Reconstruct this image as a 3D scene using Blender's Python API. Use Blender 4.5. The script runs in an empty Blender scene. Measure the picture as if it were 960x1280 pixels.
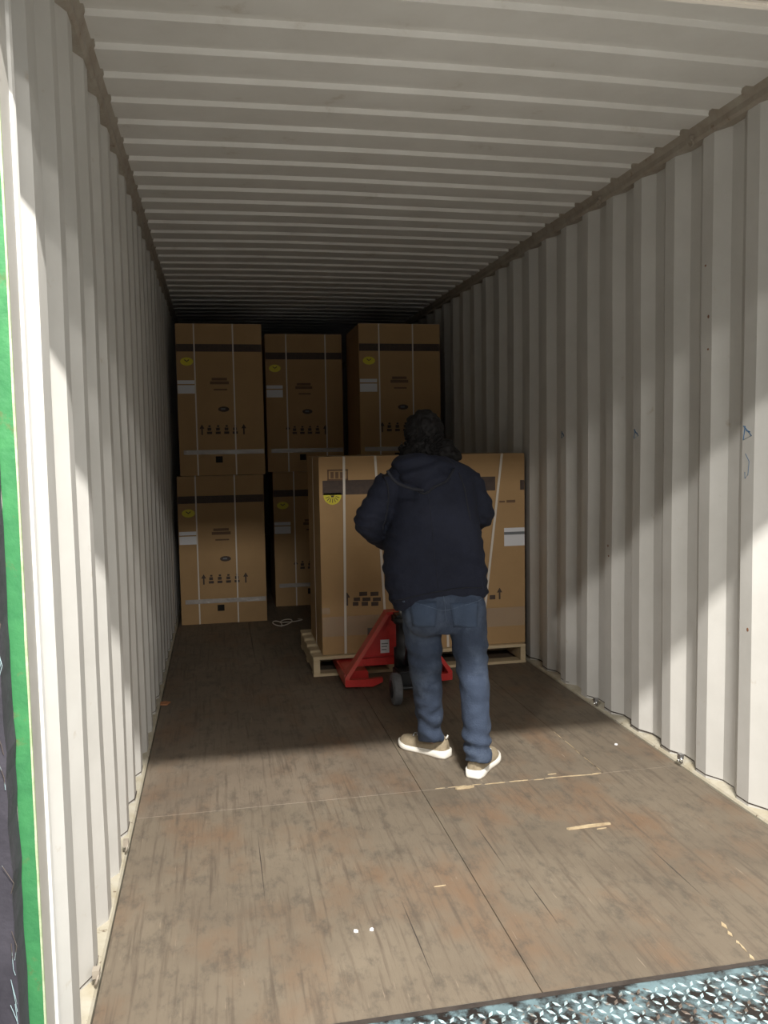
import bpy, bmesh, math, random
from mathutils import Vector, Matrix, noise
random.seed(7)
sc = bpy.context.scene
C = sc.collection
R = math.radians
# ------------------------------------------------------------------ camera
FPX, YAW, PIT, ROL = 1055.6, 0.1939, 0.0783, -0.0172
CAM = Vector((0.3686, 0.0, 1.4335))
fwd = Vector((math.sin(YAW)*math.cos(PIT), math.cos(YAW)*math.cos(PIT), -math.sin(PIT)))
r0 = Vector((math.cos(YAW), -math.sin(YAW), 0)); u0 = r0.cross(fwd)
rgt = (math.cos(ROL)*r0 + math.sin(ROL)*u0); upv = rgt.cross(fwd)
cd = bpy.data.cameras.new('camera'); cam = bpy.data.objects.new('camera', cd); C.objects.link(cam)
cam.matrix_world = Matrix(((rgt.x, upv.x, -fwd.x, CAM.x), (rgt.y, upv.y, -fwd.y, CAM.y), (rgt.z, upv.z, -fwd.z, CAM.z), (0, 0, 0, 1)))
cd.sensor_fit = 'AUTO'; cd.sensor_width = 36; cd.lens = FPX*36/1280; cd.clip_start = .05
sc.camera = cam

def at(px, py, Y=None, Z=None, X=None):
    """pixel of the 960x1280 frame -> world point on the plane y=Y, z=Z or x=X"""
    d = fwd*FPX + rgt*(px-480) - upv*(py-640)
    t = (Y-CAM.y)/d.y if Y is not None else ((Z-CAM.z)/d.z if Z is not None else (X-CAM.x)/d.x)
    return CAM + d*t
# ------------------------------------------------------------------ light
w = bpy.data.worlds.new('world'); sc.world = w; w.use_nodes = True
bg = w.node_tree.nodes['Background']; bg.inputs[0].default_value = (.93, .96, 1, 1); bg.inputs[1].default_value = .33
def area(name, loc, target, sx, sy, power, col=(1, .97, .92)):
    l = bpy.data.lights.new(name, 'AREA'); l.shape = 'RECTANGLE'; l.size = sx; l.size_y = sy; l.energy = power; l.color = col
    o = bpy.data.objects.new(name, l); C.objects.link(o); o.location = loc
    o.rotation_euler = (Vector(target)-Vector(loc)).to_track_quat('-Z', 'Y').to_euler()
    return o
area('warehouse_lamp_near', (.95, -1.35, 2.33+.988*3.0), (1.2, 3.2, .3), .9, .12, 820)
area('warehouse_lamp_left', (-4.2, -4.35, 2.33+.61*6.0), (2.0, 4.0, .8), .7, .16, 480)
area('warehouse_lamp_right', (6.5, -4.35, 2.33+.56*6.0), (.3, 3.4, .8), .7, .16, 190)
area('carton_fill_light', (1.4, -6.5, 4.75), (1.3, 5.0, .9), 4.5, .4, 360)  # added fill that brightens the big carton's front, not a known lamp
vs = sc.view_settings
vs.view_transform = 'Standard'; vs.look = 'None'; vs.gamma = 1; vs.use_curve_mapping = False; vs.exposure = 0.0
# ------------------------------------------------------------------ helpers
def link(o, parent=None):
    C.objects.link(o)
    if parent: o.parent = parent
    return o
def tag(o, label=None, cat=None, group=None, kind=None):
    if label: o['label'] = label
    if cat: o['category'] = cat
    if group: o['group'] = group
    if kind: o['kind'] = kind
    return o
def empty(name, loc=(0, 0, 0), rz=0, label=None, cat=None, group=None):
    o = bpy.data.objects.new(name, None); o.location = loc; o.rotation_euler.z = rz; C.objects.link(o)
    o.empty_display_size = .1
    return tag(o, label, cat, group)
def obj(name, bm, m, parent=None, smooth=False, kind=None):
    me = bpy.data.meshes.new(name)
    bmesh.ops.recalc_face_normals(bm, faces=bm.faces[:])
    bm.to_mesh(me); bm.free()
    if m: me.materials.append(m)
    if smooth:
        for p in me.polygons: p.use_smooth = True
    o = bpy.data.objects.new(name, me); link(o, parent)
    if kind: o['kind'] = kind
    return o
def box(bm, a, b, bev=0):
    x0, y0, z0 = a; x1, y1, z1 = b
    v = [bm.verts.new(p) for p in ((x0, y0, z0), (x1, y0, z0), (x1, y1, z0), (x0, y1, z0), (x0, y0, z1), (x1, y0, z1), (x1, y1, z1), (x0, y1, z1))]
    f = [bm.faces.new([v[i] for i in q]) for q in ((0, 3, 2, 1), (4, 5, 6, 7), (0, 1, 5, 4), (1, 2, 6, 5), (2, 3, 7, 6), (3, 0, 4, 7))]
    if bev:
        es = set(e for g in f for e in g.edges)
        bmesh.ops.bevel(bm, geom=list(es), offset=bev, segments=2, affect='EDGES')
def boxes(name, lst, m, parent=None, bev=0, kind=None):
    bm = bmesh.new()
    for a, b in lst: box(bm, a, b, bev)
    return obj(name, bm, m, parent, kind=kind)
def prism(bm, pts, axis, t0, t1):
    """polygon pts (2d) extruded along axis 0/1/2 between t0 and t1"""
    def mk(p, t):
        return {0: (t, p[0], p[1]), 1: (p[0], t, p[1]), 2: (p[0], p[1], t)}[axis]
    a = [bm.verts.new(mk(p, t0)) for p in pts]; b = [bm.verts.new(mk(p, t1)) for p in pts]
    n = len(pts)
    bm.faces.new(a[::-1]); bm.faces.new(b)
    for i in range(n): bm.faces.new((a[i], a[(i+1) % n], b[(i+1) % n], b[i]))
def tube(bm, pts, rad, n=12, cap=True, flat=None):
    pts = [Vector(p) for p in pts]
    if not hasattr(rad, '__len__'): rad = [rad]*len(pts)
    rings = []; up = None
    for i, p in enumerate(pts):
        t = (pts[min(i+1, len(pts)-1)]-pts[max(i-1, 0)]).normalized()
        if up is None:
            up = Vector((0, 0, 1)) if abs(t.z) < .9 else Vector((0, 1, 0))
        s = t.cross(up).normalized(); up = s.cross(t).normalized()
        rx, ry = (rad[i] if hasattr(rad[i], '__len__') else (rad[i], rad[i]))
        rings.append([bm.verts.new(p+s*rx*math.cos(2*math.pi*k/n)+up*ry*math.sin(2*math.pi*k/n)) for k in range(n)])
    for a, b in zip(rings, rings[1:]):
        for k in range(n): bm.faces.new((a[k], a[(k+1) % n], b[(k+1) % n], b[k]))
    if cap: bm.faces.new(rings[0][::-1]); bm.faces.new(rings[-1])
def smooth_path(pts, k=4):
    """catmull-rom through tuples of any length"""
    out = []; n = len(pts)
    for i in range(n-1):
        p0, p1, p2, p3 = pts[max(i-1, 0)], pts[i], pts[i+1], pts[min(i+2, n-1)]
        for j in range(k):
            t = j/k
            out.append(tuple(.5*(2*b+(c-a)*t+(2*a-5*b+4*c-d)*t*t+(-a+3*b-3*c+d)*t**3) for a, b, c, d in zip(p0, p1, p2, p3)))
    out.append(tuple(pts[-1])); return out
def rings(bm, secs, n=28, pw=2.4, ax=None):
    """secs: (cx,cy,cz,rx,ry[,tiltx,tilty]) superellipse rings stacked along z"""
    rs = []
    for s in secs:
        cx, cy, cz, rx, ry = s[:5]; tx, ty = (s[5], s[6]) if len(s) > 5 else (0, 0)
        ring = []
        for k in range(n):
            a = 2*math.pi*k/n; c, q = math.cos(a), math.sin(a)
            x = rx*math.copysign(abs(c)**(2/pw), c); y = ry*math.copysign(abs(q)**(2/pw), q)
            ring.append(bm.verts.new((cx+x, cy+y, cz+x*tx+y*ty)))
        rs.append(ring)
    for a, b in zip(rs, rs[1:]):
        for k in range(n): bm.faces.new((a[k], a[(k+1) % n], b[(k+1) % n], b[k]))
    bm.faces.new(rs[0][::-1]); bm.faces.new(rs[-1])
def lathe(bm, c, axis, prof, n=20):
    """prof: (offset along axis, radius)"""
    c = Vector(c); ax = Vector(axis).normalized(); s = ax.orthogonal().normalized(); t = ax.cross(s)
    rs = [[bm.verts.new(c+ax*o+(s*math.cos(2*math.pi*k/n)+t*math.sin(2*math.pi*k/n))*r) for k in range(n)] for o, r in prof]
    for a, b in zip(rs, rs[1:]):
        for k in range(n): bm.faces.new((a[k], a[(k+1) % n], b[(k+1) % n], b[k]))
    bm.faces.new(rs[0][::-1]); bm.faces.new(rs[-1])
def ellipsoid(bm, c, r, rot=None, seg=20):
    M = Matrix.Translation(Vector(c)) @ (rot.to_4x4() if rot else Matrix.Identity(4)) @ Matrix.Diagonal((*r, 1))
    bmesh.ops.create_uvsphere(bm, u_segments=seg, v_segments=seg*2//3, radius=1, matrix=M)
def fuse(name, bm, m, parent, voxel=.01, smooth=6, disp=None):
    """join closed shells into one continuous surface, then relax and displace it"""
    bmesh.ops.recalc_face_normals(bm, faces=bm.faces[:])
    me = bpy.data.meshes.new('tmp'); bm.to_mesh(me); bm.free()
    o = bpy.data.objects.new('tmp', me); C.objects.link(o)
    md = o.modifiers.new('r', 'REMESH'); md.mode = 'VOXEL'; md.voxel_size = voxel
    ms = o.modifiers.new('s', 'SMOOTH'); ms.iterations = smooth; ms.factor = .5
    dg = bpy.context.evaluated_depsgraph_get(); dg.update()
    nm = bpy.data.meshes.new_from_object(o.evaluated_get(dg), depsgraph=dg)
    bpy.data.objects.remove(o); bpy.data.meshes.remove(me)
    nm.name = name
    if disp:
        ns = [v.normal.copy() for v in nm.vertices]
        for v, nn in zip(nm.vertices, ns): v.co += nn*disp(v.co.copy())
    nm.materials.clear(); nm.materials.append(m)
    for p in nm.polygons: p.use_smooth = True
    return link(bpy.data.objects.new(name, nm), parent)
# ------------------------------------------------------------------ materials
def mat(name, col, rough=.6, metal=0, var=None, scale=8, spec=.5, bump=0, bscale=60, stretch=(1, 1, 1), var2=None, scale2=2, thr=(.45, .6), coord='Object', alpha=1, emis=None):
    m = bpy.data.materials.new(name); m.use_nodes = True
    nt = m.node_tree; N = nt.nodes; L = nt.links; b = N['Principled BSDF']
    b.inputs['Base Color'].default_value = (*col, 1); b.inputs['Roughness'].default_value = rough; b.inputs['Metallic'].default_value = metal
    b.inputs['Specular IOR Level'].default_value = spec
    b.inputs['Alpha'].default_value = alpha
    tc = N.new('ShaderNodeTexCoord'); mp = N.new('ShaderNodeMapping'); L.new(tc.outputs[coord], mp.inputs[0]); mp.inputs['Scale'].default_value = stretch
    last = None
    def mixin(prev, colr, sc_, lo, hi, det=6):
        n = N.new('ShaderNodeTexNoise'); n.inputs['Scale'].default_value = sc_; n.inputs['Detail'].default_value = det; n.inputs['Roughness'].default_value = .65
        L.new(mp.outputs[0], n.inputs[0])
        r = N.new('ShaderNodeMapRange'); r.inputs[1].default_value = lo; r.inputs[2].default_value = hi; L.new(n.outputs[0], r.inputs[0])
        x = N.new('ShaderNodeMix'); x.data_type = 'RGBA'; L.new(r.outputs[0], x.inputs[0])
        if prev is None: x.inputs[6].default_value = (*col, 1)
        else: L.new(prev, x.inputs[6])
        x.inputs[7].default_value = (*colr, 1)
        return x.outputs[2]
    if var: last = mixin(last, var, scale, .3, .7)
    if var2: last = mixin(last, var2, scale2, *thr)
    if last is not None: L.new(last, b.inputs['Base Color'])
    if bump:
        n = N.new('ShaderNodeTexNoise'); n.inputs['Scale'].default_value = bscale; n.inputs['Detail'].default_value = 4; L.new(mp.outputs[0], n.inputs[0])
        bp = N.new('ShaderNodeBump'); bp.inputs['Strength'].default_value = bump; bp.inputs['Distance'].default_value = .01
        L.new(n.outputs[0], bp.inputs['Height']); L.new(bp.outputs[0], b.inputs['Normal'])
    return m
M_wall = mat('wall_paint', (.60, .585, .55), .5, var=(.52, .505, .47), scale=3, var2=(.42, .36, .28), scale2=11, thr=(.66, .80), bump=.08, bscale=5)
M_ceil = mat('roof_paint', (.70, .68, .64), .45, var=(.60, .575, .53), scale=2.5, var2=(.42, .36, .28), scale2=5, thr=(.62, .8))
M_rail = mat('rail_paint', (.40, .36, .30), .55, var=(.28, .23, .18), scale=9, var2=(.16, .09, .05), scale2=18, thr=(.62, .72))
M_sill = mat('sill_paint', (.50, .47, .39), .6, var=(.38, .33, .23), scale=9, var2=(.12, .08, .05), scale2=30, thr=(.62, .7))
M_post = mat('post_paint', (.58, .56, .52), .32, var=(.48, .46, .42), scale=4, var2=(.3, .26, .2), scale2=20, thr=(.68, .76))
M_postg = mat('post_flange_paint', (.74, .73, .70), .22, var=(.68, .66, .62), scale=5)
M_green = mat('green_paint', (.06, .26, .09), .45, var=(.03, .16, .06), scale=7, var2=(.16, .12, .05), scale2=9, thr=(.58, .68), bump=.2, bscale=40)
M_edge = mat('chipped_paint_edge', (.55, .6, .42), .5, var=(.3, .4, .2), scale=30)
M_seal = mat('dock_seal_vinyl', (.035, .032, .042), .75, var=(.06, .055, .07), scale=12, bump=.4, bscale=20)
M_head = mat('head_pad_fabric', (.42, .37, .30), .8, var=(.3, .25, .2), scale=10, bump=.2)
M_steel = mat('dark_steel', (.09, .075, .065), .5, .3, var=(.05, .04, .035), scale=15)
def floor_mat(name, base):
    m = bpy.data.materials.new(name); m.use_nodes = True
    nt = m.node_tree; N = nt.nodes; L = nt.links; b = N['Principled BSDF']
    tc = N.new('ShaderNodeTexCoord')
    def nz(scale, st, det=6, rough=.6):
        mp = N.new('ShaderNodeMapping'); mp.inputs['Scale'].default_value = st; L.new(tc.outputs['Object'], mp.inputs[0])
        n = N.new('ShaderNodeTexNoise'); n.inputs['Scale'].default_value = scale; n.inputs['Detail'].default_value = det; n.inputs['Roughness'].default_value = rough
        L.new(mp.outputs[0], n.inputs[0]); return n.outputs[0]
    def mix(fac, lo, hi, a, c):
        r = N.new('ShaderNodeMapRange'); r.inputs[1].default_value = lo; r.inputs[2].default_value = hi; L.new(fac, r.inputs[0])
        x = N.new('ShaderNodeMix'); x.data_type = 'RGBA'; L.new(r.outputs[0], x.inputs[0])
        if isinstance(a, tuple): x.inputs[6].default_value = (*a, 1)
        else: L.new(a, x.inputs[6])
        x.inputs[7].default_value = (*c, 1); return x.outputs[2]
    c = mix(nz(2.2, (1, 1, 1)), .3, .7, base, (base[0]*.72, base[1]*.70, base[2]*.70))
    c = mix(nz(3, (1, .6, 1)), .50, .72, c, (.175, .110, .068))          # orange wear
    c = mix(nz(16, (1, .5, 1), 8, .75), .5, .72, c, (.085, .072, .058))    # scuffs
    c = mix(nz(9, (6, .25, 1)), .52, .72, c, (.105, .082, .062))          # grain streaks
    c = mix(nz(20, (5, .3, 1)), .66, .76, c, (.33, .26, .19))             # pale scratches
    L.new(c, b.inputs['Base Color'])
    b.inputs['Roughness'].default_value = .62; b.inputs['Specular IOR Level'].default_value = .3
    bp = N.new('ShaderNodeBump'); bp.inputs['Strength'].default_value = .35; bp.inputs['Distance'].default_value = .004
    L.new(nz(25, (5, .5, 1)), bp.inputs['Height']); L.new(bp.outputs[0], b.inputs['Normal'])
    return m
M_floor = [floor_mat('plywood_a', (.200, .165, .122)), floor_mat('plywood_b', (.185, .152, .112)), floor_mat('plywood_c', (.206, .167, .125))]
M_wood = mat('pallet_wood', (.62, .50, .32), .75, var=(.48, .37, .22), scale=6, stretch=(.5, 6, 6), bump=.3, bscale=30)
M_split = mat('fresh_split_wood', (.50, .40, .25), .8, var=(.3, .22, .13), scale=30)
M_card = mat('cardboard', (.44, .275, .125), .75, var=(.38, .235, .105), scale=3, bump=.06, bscale=12)
M_card2 = mat('cardboard_edge', (.46, .31, .16), .8)
M_print = mat('black_print', (.045, .03, .025), .7, var=(.08, .05, .035), scale=40)
M_glare = mat('clear_tape_painted_glare', (.62, .58, .54), .12, spec=1, bump=1.0, bscale=22, alpha=.5)  # whitish, half-opaque base paints the glare onto the far tape
M_print2 = mat('faded_print', (.15, .085, .045), .75)
M_hole = mat('hole_shade', (.012, .009, .007), .9)
M_white = mat('paper_label', (.72, .72, .74), .55)
M_grey = mat('label_line', (.16, .17, .18), .6)
M_yel = mat('yellow_sticker', (.72, .62, .03), .5)
M_strap = mat('plastic_strap', (.66, .60, .52), .4)
M_tape = mat('clear_tape', (.62, .56, .50), .16, bump=.35, bscale=45, alpha=.13)
M_red = mat('red_enamel', (.62, .040, .034), .35, var=(.46, .026, .022), scale=8, var2=(.10, .02, .015), scale2=22, thr=(.64, .72))
M_black = mat('black_metal', (.018, .018, .02), .45)
M_rubber = mat('grey_wheel', (.20, .21, .23), .55, var=(.12, .12, .13), scale=20)
M_chrome = mat('worn_steel', (.45, .45, .46), .3, .9)
M_plate = mat('tread_plate_paint', (.20, .30, .33), .5, .1, var=(.10, .14, .15), scale=6, var2=(.02, .016, .014), scale2=14, thr=(.42, .56))
M_tread = mat('tread_lozenge_paint', (.46, .62, .65), .5, .05, var=(.36, .50, .53), scale=30, var2=(.13, .10, .08), scale2=11, thr=(.46, .54))
M_conc = mat('concrete', (.50, .49, .47), .8, var=(.40, .39, .38), scale=3)
M_dock = mat('dock_wall_paint', (.55, .55, .52), .8, var=(.48, .48, .45), scale=2)
M_skin = mat('skin', (.50, .27, .19), .5)
M_hair = mat('dark_hair', (.004, .0032, .003), .7, spec=.2)
M_jack = mat('navy_jacket', (.0105, .013, .026), .85, spec=.3, var=(.007, .0085, .017), scale=10, bump=.25, bscale=90)
M_jack2 = mat('navy_jacket_seam_crease', (.007, .008, .014), .85)  # darker navy for seams, cuffs and the painted fold shade
M_jean = mat('blue_denim', (.034, .050, .086), .85, var=(.021, .033, .060), scale=9, var2=(.075, .10, .145), scale2=5, thr=(.5, .72), bump=.3, bscale=160)
M_jean2 = mat('denim_seam', (.09, .12, .17), .85)
M_shoe = mat('tan_mesh_upper', (.33, .27, .18), .85, var=(.26, .21, .14), scale=60, bump=.3, bscale=200)
M_sole = mat('white_sole', (.80, .76, .68), .55)
M_blue = mat('blue_marker', (.05, .12, .22), .7)
M_rust = mat('rust_spot', (.22, .10, .05), .8)
# ------------------------------------------------------------------ container shell
W, H, Y0, Y1 = 2.35, 2.735, 1.66, 13.9
PER, C0 = .2915, 2.960
def wall_profile(y0, y1, sh=0):
    """(y, depth) of a trapezoid corrugation; depth 0 = innermost, .036 = outermost"""
    pts = []; k = math.floor((y0-C0)/PER)-1
    while C0+k*PER < y1+PER:
        c = C0+k*PER+sh
        pts += [(c-.035, 0), (c+.035, .036), (c+.035+.0755, .036), (c+.1105+.0705, 0)]; k += 1
    out = [(y0, .012)]+[p for p in pts if y0+.01 < p[0] < y1-.01]+[(y1, .012)]
    return out
def sheet(name, prof, f, t0, t1, m, nt_=1, parent=None):
    bm = bmesh.new(); rows = []
    for k in range(nt_+1):
        t = t0+(t1-t0)*k/nt_
        rows.append([bm.verts.new(f(p, t)) for p in prof])
    for a, b in zip(rows, rows[1:]):
        for i in range(len(prof)-1): bm.faces.new((a[i], a[i+1], b[i+1], b[i]))
    o = obj(name, bm, m, parent)
    return o
def dent(y, z): return .006*noise.noise(Vector((y*1.3, z*1.1, 3.0)))
ZR = 2.655                        # underside of the top rail
pr = wall_profile(1.90, Y1)
pl_ = [(1.885, .036), (1.925, .036), (1.975, 0)]+[q for q in wall_profile(1.90, Y1, .02) if q[0] > 2.02]
wl = tag(sheet('wall_left', pl_, lambda p, t: (-p[1]+dent(p[0], t), p[0], t), .0, ZR+.05, M_wall, 14), 'cream corrugated steel side wall of the shipping container, left', kind='structure')
wr = tag(sheet('wall_right', pr, lambda p, t: (W+p[1]+dent(p[0]+9, t), p[0], t), .0, ZR+.05, M_wall, 14), 'cream corrugated steel side wall of the shipping container, right', kind='structure')
prb = []
x = 0.0
while x < W+.04:
    prb += [(x, 0), (x+.07, 0), (x+.14, .036), (x+.21, .036)]; x += .28
tag(sheet('wall_end', [p for p in prb if p[0] < W+.05], lambda p, t: (p[0]-.02, Y1+p[1]-.01, t), 0, H, M_wall), 'corrugated end wall deep in the dark container', kind='structure')
# roof: low flat, step up facing away, high flat, step down facing the opening
RP, R0 = .2130, 2.714
pc = []; k = -6
while R0+k*RP < Y1:
    c = R0+k*RP                                     # centre of the slope that faces the opening
    if c-.10 > Y0: pc += [(c-.070, .0), (c-.052, .017), (c-.010, .017), (c+.0, .0)]
    k += 1
pc = [(Y0, .0)]+pc+[(Y1, .0)]
ceil_ = tag(sheet('ceiling', pc, lambda p, t: (t, p[0], H-.022+p[1]+.010*math.sin(math.pi*t/W)+.004*noise.noise(Vector((t, p[0]*.8, 0)))), -.03, W+.03, M_ceil, 10), 'cream corrugated steel roof of the shipping container', kind='structure')
for s, nm in ((0, 'trim_left_top'), (1, 'trim_right_top')):
    X = 0 if s == 0 else W; d = 1 if s == 0 else -1
    bm = bmesh.new()
    prism(bm, [(X-d*.06, ZR), (X+d*.004, ZR), (X+d*.012, ZR+.012), (X+d*.012, H-.045), (X+d*.03, H-.014), (X+d*.03, H+.05), (X-d*.06, H+.05)], 1, Y0, Y1)
    tag(obj(nm, bm, M_rail), 'painted steel top side rail', kind='structure')
    bm = bmesh.new()
    prism(bm, [(X-d*.05, -.05), (X+d*.012, -.05), (X+d*.012, .004), (X+d*.006, .012), (X-d*.05, .026)], 1, Y0, Y1)
    tag(obj('baseboard_left' if s == 0 else 'baseboard_right', bm, M_sill), 'scuffed yellowish steel sill along the wall', kind='structure')
    bm = bmesh.new(); tube(bm, [(X-d*(q[1]+.001), q[0], .027) for q in (pl_ if s == 0 else pr) if q[0] < 9], .0022 if s == 0 else .0035, 5); obj('wall_foot_line', bm, M_steel, bpy.data.objects['baseboard_left' if s == 0 else 'baseboard_right'])  # thin dark line following the foot of the corrugation
# lashing rings on the rails
def ring_mesh(c, nrm):
    bm = bmesh.new(); c = Vector(c)
    pts = [c+Vector((nrm*(.007+.005*math.sin(a)), .018*math.cos(a), .015*math.sin(a)-.008)) for a in [2*math.pi*i/16 for i in range(17)]]
    tube(bm, pts, .003, 8)
    box(bm, (c.x-.004, c.y-.012, c.z-.004), (c.x+nrm*.014 if nrm > 0 else c.x+.004, c.y+.012, c.z+.018)) if nrm > 0 else box(bm, (c.x-.014, c.y-.012, c.z-.004), (c.x+.004, c.y+.012, c.z+.018))
    return bm
for px, py in ((865, 188), (750, 260)):
    p = at(px, py, X=W-.012); obj('lashing_ring', ring_mesh((W-.012, p.y, ZR+.012), -1), M_rail, bpy.data.objects['trim_right_top'])
for px, py in ((750, 885), (857, 960)):
    p = at(px, py, X=W); obj('lashing_ring', ring_mesh((W-.020, p.y, .045), -1), M_chrome, bpy.data.objects['baseboard_right'])
for px, py in ((110, 1108), (152, 1018)):
    p = at(px, py, X=0); obj('lashing_ring', ring_mesh((.006, p.y, .045), 1), M_rail, bpy.data.objects['baseboard_left'])
# blue marker arrows and small rust spots on the right wall
def scribble(cy, cz, X, strokes, m, parent, name, r=.0022, s=1):
    bm = bmesh.new()
    for st in strokes: tube(bm, [(X, cy+a*s, cz+b*s) for a, b in st], r, 6)
    return obj(name, bm, m, parent)
ARW = [[(.02, .03), (-.02, .0), (.02, -.012), (.012, .03)], [(-.012, .012), (.006, .016)]]
def inner(y):                       # innermost wall offset at y
    for a, b in zip(pr, pr[1:]):
        if a[0] <= y <= b[0]: return a[1]+(b[1]-a[1])*(y-a[0])/(b[0]-a[0])
    return 0
for px, py, sc_ in ((711, 545, .9), (787, 545, 1), (925, 545, 1.25)):
    p = at(px, py, X=W)
    c = C0+round((p.y-C0+.07)/PER)*PER-.068          # middle of the nearest inner flat
    scribble(c, p.z, W+dent(c+9, p.z)-.001, ARW, M_blue, wr, 'marker_arrow', s=sc_)
scribble(C0-.07, 1.33, W+dent(C0+9-.07, 1.33)-.001, [[(.012, .05), (-.012, .02), (-.006, -.03), (.012, -.045), (.014, -.02)]], M_blue, wr, 'marker_loop', .0012)
for px, py in ((750, 692), (909, 322), (771, 685), (928, 785), (907, 390), (883, 437), (740, 1040)):
    p = at(px, py, X=W)
    if p.z < .1: continue
    c = C0+round((p.y-C0+.07)/PER)*PER-.068
    bm = bmesh.new(); ellipsoid(bm, (W+dent(c+9, p.z), c+random.uniform(-.02, .02), p.z), (.0012, .007, random.uniform(.004, .012)), seg=8); obj('rust_spot', bm, M_rust, wr)
# corner posts
for s in (0, 1):
    X = 0 if s == 0 else W; d = 1 if s == 0 else -1
    P = empty('corner_post', (X, 1.70, 0), 0, 'cream painted rear corner post with green outer edge, beside the %s wall' % ('left' if s == 0 else 'right'), 'post', 'rear corner posts')
    def lx(a, b): return (min(d*a, d*b), max(d*a, d*b))
    a = lx(-.060, 0.0); boxes('post_body', [((a[0], .0, -.03), (a[1], .085, 2.72))], M_post, P, .003)
    bm = bmesh.new()
    pts = [(-.03, .084), (-.004, .086), (.004, .095), (.006, .108), (-.004, .118), (-.03, .118)]
    prism(bm, [(d*q[0], q[1]) for q in pts], 2, -.03, 2.72); obj('post_flange', bm, M_postg, P)
    a = lx(-.036, -.020); boxes('post_back_strip', [((a[0], .118, -.03), (a[1], .175, 2.72))], M_post, P)
    bm = bmesh.new()                                             # ragged green edge
    n = 60
    L0 = [(-.031+.004*noise.noise(Vector((i*.55, s*5, 0))), -.03+2.75*i/n) for i in range(n+1)]
    poly = [(d*q[0], q[1]) for q in L0]+[(d*.0005, 2.72), (d*.0005, -.03)]
    prism(bm, poly, 1, -.006, -.0005); obj('green_edge', bm, M_green, P)
    bm = bmesh.new()
    L0 = [(-.002-.002*abs(noise.noise(Vector((i*.9, s*3, 1)))), -.03+2.75*i/n) for i in range(n+1)]
    prism(bm, [(d*q[0], q[1]) for q in L0]+[(d*.0014, 2.72), (d*.0014, -.03)], 1, -.0075, .0); obj('chipped_edge', bm, M_edge, P)
tag(boxes('trim_header', [((-.06, Y0-.02, H-.13), (W+.06, Y0+.05, H+.06))], M_post, None, .004), 'steel rear header of the container', kind='structure')
# ------------------------------------------------------------------ floor
fl = tag(boxes('floor', [((-.04, Y0, -.12), (W+.04, Y1+.05, -.032))], M_steel), 'plywood floor of the shipping container', kind='structure')
YS = 3.322
def board(x0, x1, y0, y1, i):
    bm = bmesh.new(); g = .0009
    box(bm, (x0+g, y0+g, -.031), (x1-g, y1-g, 0.0)); 
    bmesh.ops.bevel(bm, geom=[e for e in bm.edges if all(v.co.z > -.001 for v in e.verts)], offset=.0012, segments=1, affect='EDGES')
    o = obj('floor_board', bm, M_floor[i % 3], fl); return o
i = 0
for (y0, y1, xs) in ((Y0, YS, (.015, 1.16, 2.335)), (YS, 5.76, (.015, 1.16, 1.972, 2.335)),
                     (5.76, 8.2, (.015, .58, 1.16, 1.75, 2.335)), (8.2, 10.64, (.015, 1.16, 2.335)), (10.64, Y1, (.015, 1.16, 2.335))):
    for a, b in zip(xs, xs[1:]): board(a, b, y0, y1, i); i += 1
# splintered pale edge along the cross seam, and along one long seam
def splinters(name, x0, x1, y0, y1, n, w=.006, parent=fl):
    bm = bmesh.new(); rs = random.Random(3)
    for k in range(n):
        t = k/n; L = rs.uniform(.5, 1.6)/n
        ax, ay = x0+(x1-x0)*t, y0+(y1-y0)*t; bx, by = x0+(x1-x0)*min(1, t+L), y0+(y1-y0)*min(1, t+L)
        o = rs.uniform(-.004, .004); ww = w*rs.uniform(.3, 1)
        dx, dy = (bx-ax), (by-ay); q = math.hypot(dx, dy) or 1; nx, ny = -dy/q, dx/q
        pts = [(ax+nx*(o), ay+ny*o), ((ax+bx)/2+nx*(o+ww), (ay+by)/2+ny*(o+ww)), (bx+nx*o, by+ny*o), ((ax+bx)/2+nx*(o-ww*.6), (ay+by)/2+ny*(o-ww*.6))]
        prism(bm, pts, 2, -.004, .0018)
    return obj(name, bm, M_split, parent)
splinters('splintered_edge', 1.22, 1.975, YS+.004, YS-.004, 14)
splinters('splintered_edge', 1.972, 1.972, YS+.02, 3.9, 8, .003)
splinters('splintered_edge', 1.780, 1.80, 1.99, 2.18, 5, .012)
for (xa, ya), (xb, yb) in (((505, 1125), (540, 1230)), ((660, 1100), (697, 1158)), ((600, 1030), (625, 1085)), ((820, 1060), (870, 1120)), ((330, 1040), (322, 1130))):
    a, b = at(xa, ya, Z=0), at(xb, yb, Z=0); xm = (a.x+b.x)/2
    bm = bmesh.new(); prism(bm, [(xm, a.y), (xm+.0022, (a.y+b.y)/2), (xm+.001, b.y), (xm-.0012, (a.y+b.y)/2+.05)], 2, -.002, .0006); obj('floor_crack', bm, M_steel, fl)
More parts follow.
